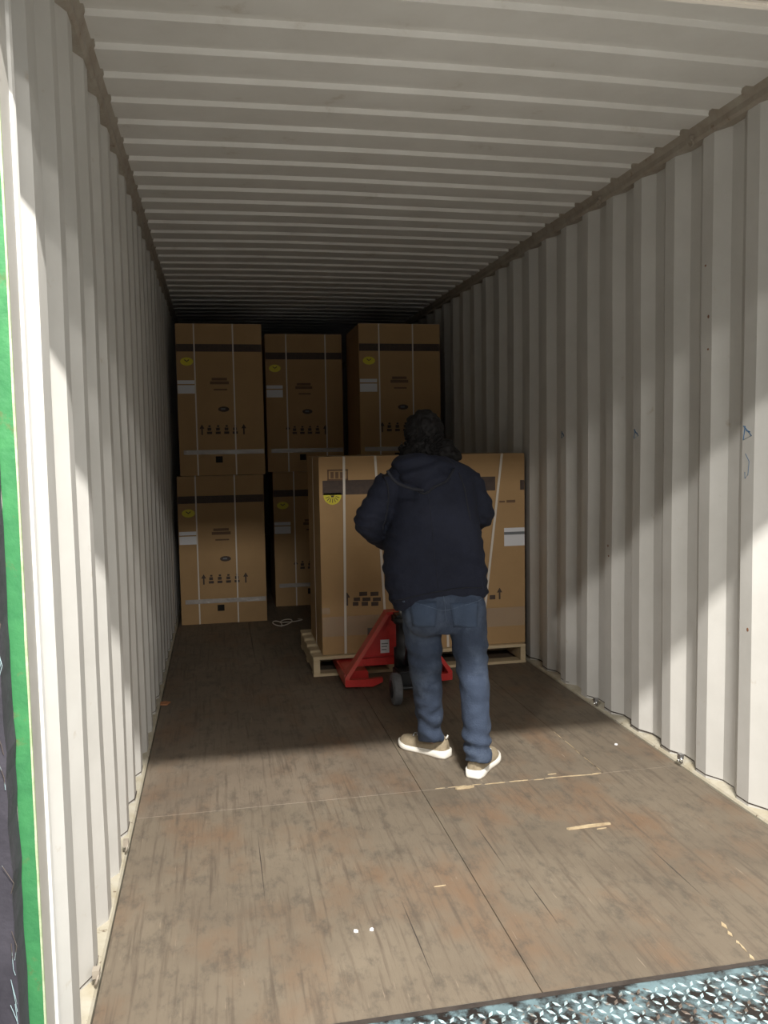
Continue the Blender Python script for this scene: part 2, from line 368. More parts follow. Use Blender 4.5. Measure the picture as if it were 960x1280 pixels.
# debris
def debris(name, pts2, h, z, m, label, cat, group=None):
    bm = bmesh.new(); prism(bm, pts2, 2, z, z+h); o = obj(name, bm, m); tag(o, label, cat, group)
    cx = sum(p[0] for p in pts2)/len(pts2); cy = sum(p[1] for p in pts2)/len(pts2)
    o.data.transform(Matrix.Translation((-cx, -cy, 0))); o.location = (cx, cy, 0); return o
debris('wood_sliver', [(1.600, 2.853), (1.69, 2.862), (1.772, 2.860), (1.776, 2.852), (1.70, 2.846), (1.606, 2.845)], .006, .0003, M_split, 'pale wood sliver lying crosswise in the open floor, nearer than the shoes', 'wood scrap')
debris('wood_sliver', [(1.30, YS-.018), (1.37, YS-.012), (1.382, YS-.018), (1.36, YS-.026), (1.305, YS-.026)], .008, .0003, M_split, 'short pale wood chip at the cross seam beside the right shoe', 'wood scrap')
for (px, py), lab in (((445, 1165), 'small white crumb, left one of two in the near floor'), ((465, 1163), 'small white crumb, right one of two in the near floor'), ((770, 931), 'pale crumb of debris near the right wall')):
    p = at(px, py, Z=0); r = .008
    debris('paper_crumb', [(p.x+r*math.cos(a)*random.uniform(.6, 1.1), p.y+r*math.sin(a)*random.uniform(.6, 1.1)) for a in (0, 1.1, 2.2, 3.3, 4.5, 5.5)], .005, .0003, M_white, lab, 'litter', 'pale crumbs on the floor')
p = at(205, 880, Z=0)
debris('cardboard_scrap', [(p.x-.03, p.y-.02), (p.x+.02, p.y-.03), (p.x+.035, p.y+.02), (p.x, p.y+.035), (p.x-.025, p.y+.025)], .006, .0003, mat('orange_scrap', (.42, .18, .08), .8), 'small orange brown scrap on the dark floor by the left wall', 'litter')
for px, py, lab in ((550, 1108, 'thin pale scratch-like splinter in the near floor centre'), (690, 968, 'tiny pale fleck by the cross seam near the right wall'), (752, 1036, 'small pale fleck just right of the wood sliver')):
    p = at(px, py, Z=0)
    debris('wood_fleck', [(p.x-.02, p.y-.001), (p.x+.004, p.y-.003), (p.x+.02, p.y+.001), (p.x, p.y+.0015)], .003, .0003, M_split, lab, 'wood scrap')
# ------------------------------------------------------------------ dock: plate, floor, wall, seals
dp = empty('dock_plate', (W/2, 1.1, 0), 0, 'worn light blue diamond tread dock plate overlapping the container floor', 'dock plate')
bm = bmesh.new(); prism(bm, [(-.8, .001), (.86, .001), (.885, .003), (.85, .013), (-.8, .013)], 0, -1.12, 1.12)
bmesh.ops.translate(bm, verts=bm.verts[:], vec=(0, 0, 0)); plate = obj('plate', bm, M_plate, dp)
bm = bmesh.new(); pitch = .0250
ny = 65; nx = int(2.22/pitch)
for j in range(ny):
    for i in range(nx):
        cx, cy = -1.105+i*pitch, -.78+j*pitch
        a = R(50) if (i+j) % 2 else R(-50)
        c, s = math.cos(a), math.sin(a); l, wd = .0135, .0052
        b = [bm.verts.new((cx+u*c-v*s, cy+u*s+v*c, .0128)) for u, v in ((-l, 0), (0, -wd), (l, 0), (0, wd))]
        t = [bm.verts.new((cx+u*c-v*s, cy+u*s+v*c, .0150)) for u, v in ((-l*.75, 0), (0, -wd*.6), (l*.75, 0), (0, wd*.6))]
        bm.faces.new(t)
        for q in range(4): bm.faces.new((b[q], b[(q+1) % 4], t[(q+1) % 4], t[q]))
obj('tread', bm, M_tread, dp, kind='stuff')
boxes('lip_edge', [((-1.12, .852, .003), (1.12, .872, .0135))], M_steel, dp, .002)
tag(boxes('floor_dock', [((-6, -9, -.15), (8, .3, .0)), ((-6, .3, -.15), (.0, 1.25, .0)), ((W, .3, -.15), (8, 1.25, 0)), ((0, .3, -.15), (W, 1.62, -.002))], M_conc), 'grey concrete dock floor', kind='structure')
tag(boxes('wall_dock', [((-6, 1.1, 0), (-.35, 1.3, 6)), ((W+.35, 1.1, 0), (8, 1.3, 6)), ((-.35, 1.1, 3.75), (W+.35, 1.3, 6))], M_dock), 'painted dock wall around the loading opening', kind='structure')
for s in (0, 1):
    d = 1 if s == 0 else -1; X = 0 if s == 0 else W
    P = empty('dock_seal', (X-d*.2, 1.46, 0), 0, 'dark vinyl dock seal pad pressed against the %s corner post' % ('left' if s == 0 else 'right'), 'dock seal')
    boxes('seal_pad', [((-.15, -.16, .002), (.15, .06, 2.325))], M_seal, P, .02)
    x0 = .150*d
    bm = bmesh.new(); n = 50
    e = [(.172+.005*noise.noise(Vector((i*.6, s*4, 2))), .003+2.32*i/n) for i in range(n+1)]
    prism(bm, [(d*q[0], q[1]) for q in e]+[(d*.02, 2.323), (d*.02, .003)], 1, .15, .225); obj('seal_lip', bm, M_seal, P)
    bm = bmesh.new(); rs = random.Random(s+2)
    for k in range(26):
        z = rs.uniform(.1, 1.7); x = .170*d; tube(bm, [(x, .148, z), (x-d*rs.uniform(-.008, .004), .146, z+rs.uniform(.01, .03)), (x-d*rs.uniform(-.006, .012), .144, z+rs.uniform(.03, .07))], .0006, 4)
    obj('frayed_fibres', bm, M_tread, P, kind='stuff')
P = empty('head_pad', (W/2, 1.5, 2.33), 0, 'beige fabric head pad across the top of the container opening', 'dock seal')
boxes('pad_body', [((-1.34, .07, .004), (1.34, .14, 1.40))], M_head, P, .012)
boxes('pad_piping', [((-1.25, .13, -.004), (1.25, .15, .02))], M_strap, P, .004)
# ------------------------------------------------------------------ cartons
def carton(name, loc, w_, d_, h_, label, rz=0, wide=False, group=None, strap_x=(.21, .66), cat='box'):
    P = empty(name, loc, rz, label, cat, group or (None if wide else 'cartons stacked at the far end'))
    # body with a real hand hole in the front
    bm = bmesh.new()
    hx = w_*(.46 if not wide else .235); hz = h_*.105; hw, hh = .028, .026
    xs = [0, hx-hw, hx+hw, w_]; zs = [0, hz-hh, hz+hh, h_]
    vf = [[bm.verts.new((x, 0, z)) for x in xs] for z in zs]
    for j in range(3):
        for i in range(3):
            if (i, j) != (1, 1): bm.faces.new((vf[j][i], vf[j][i+1], vf[j+1][i+1], vf[j+1][i]))
    bk = [bm.verts.new(p) for p in ((0, d_, 0), (w_, d_, 0), (w_, d_, h_), (0, d_, h_))]
    bm.faces.new(bk); bm.faces.new([*vf[0], bk[1], bk[0]]); bm.faces.new([*vf[3], bk[2], bk[3]])
    bm.faces.new([vf[k][0] for k in range(4)]+[bk[3], bk[0]]); bm.faces.new([vf[k][3] for k in range(4)]+[bk[2], bk[1]])
    obj('body', bm, M_card, P)
    boxes('hand_hole', [((xs[1], .006, zs[1]), (xs[2], .03, zs[2]))], M_hole, P)  # near-black block painted as the shade inside the opening
    boxes('top_flap', [((.004, .0, h_), (w_-.004, d_/2-.002, h_+.004)), ((.004, d_/2+.002, h_), (w_-.004, d_, h_+.004))], M_card2, P)
    F = -.0012
    def face(nm, rects, m, y=F, t=.001, polys=()):
        bm = bmesh.new()
        for a, b, c, d in rects: box(bm, (a, y-t, b), (c, y+t*.2, d))
        for pl in polys: prism(bm, pl, 1, y-t, y+t*.2)
        return obj(nm, bm, m, P)
    def arrow(x, z, s):
        return [(x-.006*s, z), (x+.006*s, z), (x+.006*s, z+.05*s), (x+.02*s, z+.05*s), (x, z+.085*s), (x-.02*s, z+.05*s), (x-.006*s, z+.05*s)]
    zb = h_*.845
    if not wide:
        face('printed_band', [(0.002, zb-.03, w_-.002, zb+.03)], M_print)
        face('shipping_label', [(0.004, h_*.545, w_*.215, h_*.60)], M_white, F-.001)
        face('shipping_label', [(0.004, h_*.608, w_*.215, h_*.632)], M_white, F-.001)
        yy = h_*.755
        bm = bmesh.new(); prism(bm, [(w_*.12+w_*.075*math.cos(a), yy+h_*.027*math.sin(a)) for a in [2*math.pi*k/16 for k in range(16)]], 1, F-.001, F); obj('round_sticker', bm, M_yel, P)
        face('sticker_mark', [], M_print, F-.0015, .0005, [[(w_*.09, yy+.012), (w_*.12, yy-.004), (w_*.15, yy+.012), (w_*.145, yy+.018), (w_*.12, yy+.004), (w_*.095, yy+.018)]])
        # logo block, model plate and the row of handling symbols
        face('printed_logo', [(w_*.38, h_*.605, w_*.60, h_*.625), (w_*.40, h_*.63, w_*.58, h_*.648), (w_*.42, h_*.565, w_*.58, h_*.575)], M_print2)
        bm = bmesh.new(); prism(bm, [(w_*.53+.045*math.cos(a), h_*.44+.022*math.sin(a)) for a in [2*math.pi*k/14 for k in range(14)]], 1, F-.001, F); obj('printed_oval', bm, M_print, P)
        face('oval_text', [(w_*.50, h_*.436, w_*.55, h_*.447)], M_grey, F-.0012)
        rc = []
        for k in range(4):
            cx = w_*(.36+.10*k); rc += [(cx-.022, h_*.275, cx+.018, h_*.292), (cx-.018, h_*.298, cx+.012, h_*.318), (cx-.010, h_*.322, cx+.008, h_*.334)]
        for q in rc: face('printed_mark', [q], M_print)
        for q in (arrow(w_*.27, h_*.27, 1), arrow(w_*.76, h_*.27, 1)): face('printed_arrow', [], M_print, F, .001, [q])
        face('clear_tape', [(w_*.05, h_*.140, w_-.004, h_*.170)], M_glare, F-.002)
    for sx in strap_x:
        bm = bmesh.new(); x = w_*sx; sw = .0055
        box(bm, (x-sw, -.004, 0), (x+sw, -.0025, h_+.006)); box(bm, (x-sw, -.004, h_+.0045), (x+sw, d_+.004, h_+.006)); box(bm, (x-sw, d_+.0025, 0), (x+sw, d_+.004, h_+.006))
        obj('strap', bm, M_strap, P)
    return P, face, arrow, F
hb = 1.210
b1 = at(226, 777, Z=0); b2 = at(333, 775, Z=0)
CW = .692
carton('carton', (.045, 7.0, 0), CW, 0.68, hb, 'brown carton on the floor against the left wall, lower one of the left stack', 0)
carton('carton', (.075, 7.0, hb+.008), CW-.012, 0.68, hb, 'brown carton on top of the left stack, against the left wall')
carton('carton', (.852, 7.60, 0), CW, 0.68, hb, 'brown carton on the floor, half hidden behind the left side of the big carton', 0, strap_x=(.27, .78))
carton('carton', (.812, 7.55, hb+.008), CW-.012, 0.68, hb-.004, 'brown carton stacked at the middle of the far row, set back between the other two', 0, strap_x=(.27, .78))
carton('carton', (1.60, 6.98, 0), CW, 0.68, hb, 'brown carton on the floor behind the big carton on the pallet')
carton('carton', (1.545, 6.95, hb+.008), CW-.002, 0.68, hb+.008, 'brown carton high at the right end of the far row, beside the right wall', 0, strap_x=(.245, .66))
# big carton on pallet
FY = 5.20
XL, XR = at(401, 700, Y=FY).x, 2.322
PZ = .128
Wb, Hb = XR-XL, 1.367-PZ
P, face, arrow, F = carton('large_carton', (XL, FY, PZ), Wb, .66, Hb, 'big wide brown carton strapped on the wooden pallet in front of the person', 0, True, strap_x=())
def loc(px, py): q = at(px, py, Y=FY); return q.x-XL, q.z-PZ
def rect(a, b): (x0, z1), (x1, z0) = loc(*a), loc(*b); return (max(x0, .002), z0, min(x1, Wb-.002), z1)
face('printed_band', [rect((403, 601), (619, 613)), rect((650, 600), (658, 612))], M_print)
face('printed_logo', [rect((409, 587), (411, 600)), rect((433, 587), (435, 600)), rect((409, 587), (435, 588.3)), rect((409, 599), (435, 600.3)), rect((413, 590), (417, 598)), rect((419, 590), (423, 598)), rect((425, 590), (431, 598))], M_print2)
cx, cz = loc(415.5, 622.5)
bm = bmesh.new(); prism(bm, [(cx+.056*math.cos(a), cz+.016-.0+.058*min(.25, math.sin(a))) for a in [2*math.pi*k/24 for k in range(24)]], 1, F-.001, F); obj('fan_sticker', bm, M_yel, P)
sm = []
for k in range(7):
    a = R(200+k*23.5); c, s = math.cos(a), math.sin(a)
    q = [(cx+c*.022-s*.0018, cz+.016+s*.020+c*.0018), (cx+c*.022+s*.0018, cz+.016+s*.020-c*.0018), (cx+c*.046+s*.0022, cz+.016+s*.046-c*.0022), (cx+c*.046-s*.0022, cz+.016+s*.046+c*.0022)]
    sm.append(q)
sm.append([(cx-.014, cz+.022), (cx-.007, cz+.004), (cx+.007, cz+.004), (cx+.014, cz+.022), (cx+.007, cz+.016), (cx-.007, cz+.016)])
face('sticker_mark', [], M_print, F-.0015, .0005, sm)
face('shipping_label', [rect((630, 660), (657, 681.5))], M_white, F-.001)
face('label_line', [rect((630, 665), (657, 667.5))], M_grey, F-.002)
rc = []
for r_, (y0, y1, xs) in enumerate(((740, 744.5, ((449, 459), (463, 473))), (747, 751, ((442, 450), (453, 463), (466, 476))), (752.5, 757, ((441, 448), (452, 460), (464, 473))))):
    for x0, x1 in xs: rc.append(rect((x0, y0), (x1, y1)))
rc += [rect((612, 744), (619, 749))]
ax1, az1 = loc(434, 757); ax2, az2 = loc(624.5, 749)
for q in rc: face('printed_mark', [q], M_print)
for q in (arrow(ax1, az1, 1.0), arrow(ax2, az2, .9)): face('printed_arrow', [], M_print, F, .001, [q])
a = loc(626, 622); 
face('faded_text', [rect((624, 626), (631, 628)), rect((633, 625), (644, 628))], M_print2)
face('clear_tape', [rect((402, 772), (656, 781))], M_tape, F-.002)
def strap(p0, p1, top=True, hw=.0075):
    (x0, z0), (x1, z1) = loc(*p0), loc(*p1); z1 = max(z1, .001); z0 = min(z0, Hb+.006)
    bm = bmesh.new(); prism(bm, [(x0-hw, z0), (x0+hw, z0), (x1+hw, z1), (x1-hw, z1)], 1, F-.005, F-.0035)
    if top: box(bm, (x0-hw, F-.005, Hb+.0045), (x0+hw, .664, Hb+.006)); box(bm, (x0-hw, .662, 0), (x0+hw, .664, Hb+.006))
    obj('strap', bm, M_strap, P)
strap((429.5, 567), (432, 817)); strap((468.5, 567), (484, 817)); strap((627, 567), (601, 817)); strap((553, 567), (560, 817))
boxes('side_strap', [((-.0035, .32, 0), (-.0018, .330, Hb))], M_strap, P)
boxes('corner_tape', [((-.002, F-.003, .26), (.05, F-.0022, .30))], M_tape, P)
# pallet
PY0, PY1, PX0, PX1 = 5.165, 5.99, .918, 2.318
pal = empty('pallet', (PX0, PY0, 0), 0, 'pale wooden pallet under the big carton', 'pallet')
PL, PD = PX1-PX0, PY1-PY0
def wood(nm, a, b, jit=.0):
    boxes(nm, [(a, b)], M_wood, pal, .0025)
nb = 5; bw = .115
for k in range(nb):
    y = k*(PD-bw)/(nb-1); wood('deck_board', (0, y, .106), (PL-random.uniform(0, .006), y+bw, .126))
for x in (0, PL*.34, PL-.04): wood('stringer', (x+.002, 0.004, .0185), (x+.042 if x < 1 else PL-.004, PD-.004, .1055))
for y in (0, PD/2-.05, PD-.1): wood('bottom_board', (0.0, y, .001), (PL-.002, y+.1, .018))
# ------------------------------------------------------------------ pallet jack
JX, JY = 1.384, 4.86
J = empty('pallet_jack', (JX, JY, 0), 0, 'red hand pallet jack with forks under the pallet, in front of the person', 'pallet jack')
for s in (-1, 1):
    bm = bmesh.new()
    prism(bm, [(s*.165, .030), (s*.315, .030), (s*.315, .082), (s*.305, .094), (s*.175, .094), (s*.165, .082)], 1, .04, 1.05)
    obj('fork', bm, M_red, J)
    bm = bmesh.new()                                              # tapered web from the frame down to the fork
    prism(bm, [(-.04, .10), (.30, .094), (.30, .03), (-.02, .03), (-.055, .05)], 0, s*.315-.006 if s > 0 else -.321, s*.315+.006 if s > 0 else -.309)
    obj('fork_web', bm, M_red, J)
    bm = bmesh.new()                                              # diagonal flange from pump head to fork heel
    pts = [(s*.045, .455), (s*.072, .455), (s*.324, .085), (s*.324, .040), (s*.298, .040), (s*.296, .085)]
    prism(bm, pts, 1, -.075, .012); obj('side_flange', bm, mat('red_enamel_pale', (.50, .10, .075), .45, var=(.60, .06, .045), scale=12) if s < 0 else M_red, J)  # left flange gets a paler red than the right
    bm = bmesh.new()
    lathe(bm, (s*.24-.02, .93, .042), (1, 0, 0), [(0, .036), (.003, .040), (.037, .040), (.04, .036)], 18); obj('load_roller', bm, M_black, J, True)
    bm = bmesh.new()                                              # foot bar at the heel
    prism(bm, [(s*.322, .034), (s*.16, .026), (s*.10, .05), (s*.10, .075), (s*.17, .070), (s*.322, .076)], 1, -.078, -.045); obj('heel_bar', bm, M_red, J)
bm = bmesh.new()                                                  # upper shield plate with the two openings left free
for pts in ([(-.06, .452), (.06, .452), (.160, .300), (-.160, .300)], [(-.160, .300), (.160, .300), (.205, .230), (-.205, .230)],
            [(-.205, .230), (.205, .230), (.235, .185), (-.235, .185)]):
    prism(bm, pts, 1, -.006, .004)
obj('shield_plate', bm, M_red, J)
bm = bmesh.new(); prism(bm, [(-.235, .187), (.235, .187), (.25, .145), (-.25, .145)], 1, -.05, .0); obj('cross_member', bm, M_red, J)
boxes('top_cap', [((-.072, -.08, .446), (.072, .02, .462))], M_red, J, .003)
boxes('data_label', [((-.098, -.0085, .205), (-.045, -.0062, .285))], M_white, J)
boxes('label_print', [((-.092, -.0092, .258), (-.052, -.0086, .264)), ((-.092, -.0092, .241), (-.058, -.0086, .247)), ((-.092, -.0092, .223), (-.062, -.0086, .229))], M_grey, J)
bm = bmesh.new(); lathe(bm, (0, -.17, .17), (0, 0, 1), [(0, .050), (.10, .050), (.105, .036), (.24, .036), (.245, .048), (.28, .048)], 18); obj('pump_body', bm, M_black, J, True)
bm = bmesh.new(); lathe(bm, (0, -.17, .44), (0, 0, 1), [(0, .018), (.085, .018)], 14); obj('piston', bm, M_chrome, J, True)
boxes('axle_block', [((-.06, -.33, .07), (.06, -.16, .17))], M_black, J, .01)
boxes('pivot_block', [((-.04, -.19, .40), (.04, -.05, .46))], M_black, J, .01)
for s in (-1, 1):
    bm = bmesh.new(); lathe(bm, (s*.082-.026, -.365, .0895), (1, 0, 0), [(0, .066), (.004, .084), (.010, .0885), (.042, .0885), (.048, .084), (.052, .066)], 26); wv = obj('steer_wheel', bm, M_rubber, J, True)
    bm = bmesh.new(); lathe(bm, (s*.082-.030, -.365, .0895), (1, 0, 0), [(0, .020), (.002, .050), (.058, .050), (.060, .020)], 18); obj('wheel_hub', bm, M_black, wv, True)
bm = bmesh.new(); tube(bm, [(-.1, -.365, .0895), (.1, -.365, .0895)], .011, 10); obj('axle', bm, M_black, J)
HT = Vector((1.335-JX, 3.965-JY, .985))                           # grip centre
base = Vector((0, -.28, .20))
bm = bmesh.new(); d = HT-base
tube(bm, [base, base+d*.72], .017, 12)
hl = smooth_path([tuple(base+d*.70), tuple(base+d*.76+Vector((-.07, 0, 0))), tuple(HT+Vector((-.135, 0, -.05))), tuple(HT+Vector((-.12, -.005, .01))), tuple(HT+Vector((0, -.01, .018))), tuple(HT+Vector((.12, -.005, .01))), tuple(HT+Vector((.135, 0, -.05))), tuple(base+d*.76+Vector((.07, 0, 0))), tuple(base+d*.70)], 5)
tube(bm, hl, .013, 10); obj('handle', bm, M_black, J, True)
bm = bmesh.new(); tube(bm, [HT+Vector((.02, .015, -.06)), HT+Vector((.05, .01, .02))], .006, 8); obj('release_lever', bm, mat('red_plastic', (.5, .03, .02), .4), J)
# ------------------------------------------------------------------ person
PERS = empty('person', (1.34, 3.55, 0), 0, 'person seen from behind in a dark hooded jacket and blue jeans, pushing the pallet jack', 'person')
O = Vector((1.34, 3.55, 0))
def pp(px, py, Y): return at(px, py, Y=Y)-O
def V3(v): return (v.x, v.y, v.z)
# joints (local)
LS, LE, LW = pp(484, 600, 3.67), pp(462, 652, 3.66), pp(484, 676, 3.88)
RS, RE, RW = pp(590, 600, 3.66), pp(603, 641, 3.66), pp(592, 655, 3.88)
LHp, LK, LA = pp(527, 765, 3.58), pp(533, 850, 3.60), pp(538, 918, 3.70)
RHp, RK, RA = pp(582, 765, 3.53), pp(592, 850, 3.47), pp(597, 940, 3.43)
HIP = pp(553, 755, 3.56); CH = pp(540, 620, 3.66); NK = pp(532, 578, 3.70); HD = pp(529, 545, 3.735)
GL, GR = HT+Vector((JX, JY, 0))-O+Vector((-.115, -.02, .02)), HT+Vector((JX, JY, 0))-O+Vector((.12, -.02, .02))
# --- body: one continuous fused surface: head with face, neck, torso, arms, hands with fingers, legs, feet
bm = bmesh.new()
rings(bm, [(HIP.x, HIP.y, HIP.z-.10, .13, .09), (HIP.x, HIP.y, HIP.z, .15, .105), (HIP.x-.005, HIP.y+.01, HIP.z+.15, .13, .09), (CH.x, CH.y, CH.z-.1, .14, .095), (CH.x, CH.y, CH.z+.03, .155, .10), (NK.x, NK.y-.01, NK.z-.03, .10, .07), (NK.x, NK.y, NK.z, .055, .055)], 24, 2.1)
tube(bm, [NK-Vector((0, 0, .05)), NK+(HD-NK)*.5], [.056, .05], 16)
ellipsoid(bm, HD, (.072, .090, .100)); ellipsoid(bm, HD+Vector((0, .05, -.055)), (.052, .045, .045))
ellipsoid(bm, HD+Vector((0, .094, -.012)), (.012, .020, .022), seg=10)       # nose
for s in (-1, 1):
    ellipsoid(bm, HD+Vector((s*.075, -.005, -.01)), (.010, .018, .030), seg=10)   # ears
    ellipsoid(bm, HD+Vector((s*.03, .078, .012)), (.020, .014, .007), seg=10)     # brows
ellipsoid(bm, HD+Vector((0, .088, -.050)), (.024, .012, .009), seg=10)            # lips
for (S, E_, W_) in ((LS, LE, LW), (RS, RE, RW)):
    S = S+Vector((.03 if S.x < CH.x else -.03, 0, -.01)); tube(bm, smooth_path([V3(S), V3(E_), V3(W_)], 5), [.034-.0008*k for k in range(11)], 14)
for (a, b, c) in ((LHp, LK, LA), (RHp, RK, RA)):
    tube(bm, smooth_path([V3(a), V3(b), V3(c)], 5), [.078-.0042*k for k in range(11)], 14)
LH, LT = at(549, 944, Z=.0)-O, at(499, 930, Z=.0)-O
RH, RT = at(596, 968, Z=.0)-O, Vector((0, 0, 0))
LD = (LT-LH).normalized(); RD = Vector((.60, .80, 0)).normalized()
for (A, Dr, Hh) in ((LA, LD, LH), (RA, RD, RH)):
    tube(bm, [A, Vector((Hh.x, Hh.y, .07))+Dr*.01, Vector((Hh.x, Hh.y, .040))+Dr*.10, Vector((Hh.x, Hh.y, .034))+Dr*.17], [.034, .030, .022, .015], 12)
def hand(bm, Wr, G, side):
    # palm lies above the bar (bar runs along x); fingers go over the far side and curl back under it
    palm = G+Vector((0, -.035, .022))
    tube(bm, [Wr, Wr+(palm-Wr)*.6], [.027, .024], 12)
    tube(bm, [Wr+(palm-Wr)*.5, palm+Vector((0, -.01, 0)), G+Vector((0, .0, .026))], [(.026, .02), (.038, .016), (.036, .013)], 14)
    for k, ln in enumerate((.92, 1.0, .95, .78)):
        x = side*(-.030+.020*k)
        b = G+Vector((x, 0, .024)); r = .0085 if k < 3 else .0072
        tube(bm, [V3(b), V3(G+Vector((x, .024*ln, .016))), V3(G+Vector((x, .028*ln, -.008))), V3(G+Vector((x, .008, -.024*ln))), V3(G+Vector((x, -.010, -.022*ln)))], [r, r, r*.95, r*.9, r*.75], 8)
    x = side*(-.040)
    tube(bm, [V3(palm+Vector((side*-.025, 0, -.004))), V3(G+Vector((x, -.030, .0))), V3(G+Vector((x*.8, -.022, -.020))), V3(G+Vector((x*.5, -.006, -.030)))], [.013, .011, .0095, .008], 8)
hand(bm, LW, GL, -1); hand(bm, RW, GR, 1)
# inner-hand order: index finger is the one nearest the other hand
body = fuse('body', bm, M_skin, PERS, .0050, 2)
for s in (-1, 1):
    bm = bmesh.new(); ellipsoid(bm, HD+Vector((s*.030, .084, -.002)), (.010, .006, .006), seg=12); obj('eye', bm, M_white, PERS, True)
    bm = bmesh.new(); ellipsoid(bm, HD+Vector((s*.030, .0885, -.002)), (.0045, .002, .0045), seg=10); obj('iris', bm, M_hair, PERS, True)
# --- jeans
bm = bmesh.new()
rings(bm, [(HIP.x, HIP.y, HIP.z-.115, .150, .095), (HIP.x, HIP.y, HIP.z-.05, .182, .128), (HIP.x, HIP.y, HIP.z+.02, .182, .125), (HIP.x, HIP.y+.01, HIP.z+.10, .165, .108)], 28, 2.5)
ellipsoid(bm, HIP+Vector((-.085, -.055, -.03)), (.10, .085, .10)); ellipsoid(bm, HIP+Vector((.085, -.055, -.03)), (.10, .085, .10))
def leg(pts, rads):
    n = smooth_path([(*V3(p), *r) for p, r in zip(pts, rads)], 6)
    tube(bm, [q[:3] for q in n], [(q[3], q[4]) for q in n], 22)
leg([LHp+Vector((-.006, 0, .03)), LHp+(LK-LHp)*.5, LK, LK+(LA-LK)*.55, LA+Vector((0, -.01, .0)), LA+Vector((0, -.012, -.03))], [(.086, .10), (.080, .092), (.068, .074), (.062, .070), (.058, .070), (.060, .072)])
leg([RHp+Vector((.002, 0, .03)), RHp+(RK-RHp)*.5, RK, RK+(RA-RK)*.55, RA+Vector((0, .0, .0)), RA+Vector((0, -.005, -.035))], [(.086, .10), (.078, .092), (.065, .074), (.061, .068), (.057, .066), (.059, .070)])
def jf(p):
    q = Vector((p.x*5, p.y*5, p.z*13)); a = noise.noise(q)*.006
    zz = p.z
    stack = max(0, 1-abs(zz-.14)/.12)                     # rumpled hems
    knee = max(0, 1-abs(zz-.50)/.12)
    a += (stack*.010+knee*.005)*math.sin(zz*75+p.x*14+4*noise.noise(p*7))*.8
    return a+.004*noise.noise(p*26)
jeans = fuse('jeans', bm, M_jean, PERS, .0085, 4, jf)
# back pockets, yoke seam
from mathutils.bvhtree import BVHTree
def shrink(bm_pts, o, off=.003):
    bvh = BVHTree.FromPolygons([v.co.copy() for v in o.data.vertices], [tuple(p.vertices) for p in o.data.polygons])
    out = []
    for p in bm_pts:
        h = bvh.ray_cast(Vector((p[0], p[1]-.5, p[2])), Vector((0, 1, 0)))
        out.append((h[0]+Vector((0, -off, 0))) if h[0] else Vector(p))
    return out
def patch(name, o, corners, m, off=.003, nu=8, nv=8, parent=None):
    """quad patch draped on the rear of mesh o; corners px: TL TR BR BL"""
    bm = bmesh.new(); TL, TR, BR, BL = [Vector(c) for c in corners]
    g = []
    for j in range(nv+1):
        row = [TL.lerp(TR, i/nu).lerp(BL.lerp(BR, i/nu), j/nv) for i in range(nu+1)]
        g.append([bm.verts.new(p) for p in shrink(row, o, off)])
    for j in range(nv):
        for i in range(nu): bm.faces.new((g[j][i], g[j][i+1], g[j+1][i+1], g[j+1][i]))
    ob = obj(name, bm, m, parent or PERS, True)
    so = ob.modifiers.new('s', 'SOLIDIFY'); so.thickness = .0015
    return ob
M_pock = mat('pocket_denim', (.042, .064, .108), .85, var=(.030, .048, .085), scale=14, bump=.3, bscale=160)
for (x0, x1) in ((512, 545), (562, 597)):
    patch('back_pocket', jeans, [pp(x0, 753, 3.45), pp(x1, 751, 3.45), pp(x1-3, 782, 3.45), pp(x0+4, 784, 3.45)], M_pock)
def seam(name, o, pts, m, r=.0022, off=.002):
    bm = bmesh.new(); q = shrink([Vector(p) for p in smooth_path([V3(x) for x in pts], 6)], o, off); tube(bm, q, r, 6); return obj(name, bm, m, PERS, True)
seam('yoke_seam', jeans, [pp(503, 752, 3.45), pp(530, 756, 3.45), pp(554, 762, 3.45), pp(580, 755, 3.45), pp(604, 749, 3.45)], M_jean2, .0012)
seam('seat_seam', jeans, [pp(554, 745, 3.45), pp(555, 762, 3.45), pp(556, 776, 3.45)], M_jean2, .0012)
# --- jacket: torso with sleeves
bm = bmesh.new()
def jr(xl, xr, py, Y, ry, tl=0):
    a, b = pp(xl, py, Y), pp(xr, py, Y); return ((a.x+b.x)/2, Y-O.y, (a.z+b.z)/2, (b.x-a.x)/2, ry, tl, 0)
secs = [jr(492, 609, 752, 3.58, .135, .13), jr(485, 608, 735, 3.59, .140, .10), jr(480, 606, 705, 3.61, .140, .05), jr(482, 600, 675, 3.63, .140, .03), jr(488, 596, 645, 3.65, .140), jr(488, 594, 618, 3.665, .138), jr(484, 595, 600, 3.675, .128), jr(486, 590, 587, 3.685, .110), jr(498, 574, 577, 3.69, .092), jr(510, 562, 570, 3.70, .075)]
secs = smooth_path(secs, 3)
rings(bm, secs, 36, 2.5)
def sleeve(S, E_, W_, rs):
    pts = smooth_path([(*V3(p), r) for p, r in zip((S, S+(E_-S)*.55, E_, E_+(W_-E_)*.5, W_), rs)], 5)
    tube(bm, [q[:3] for q in pts], [q[3] for q in pts], 20)
sleeve(LS+Vector((.03, 0, .0)), LE, LW, (.074, .072, .068, .060, .046))
sleeve(RS+Vector((-.03, 0, .0)), RE, RW, (.070, .064, .056, .054, .044))
ellipsoid(bm, LE+Vector((0, -.005, .0)), (.064, .064, .066)); ellipsoid(bm, RE+Vector((.0, 0, .0)), (.054, .058, .056))
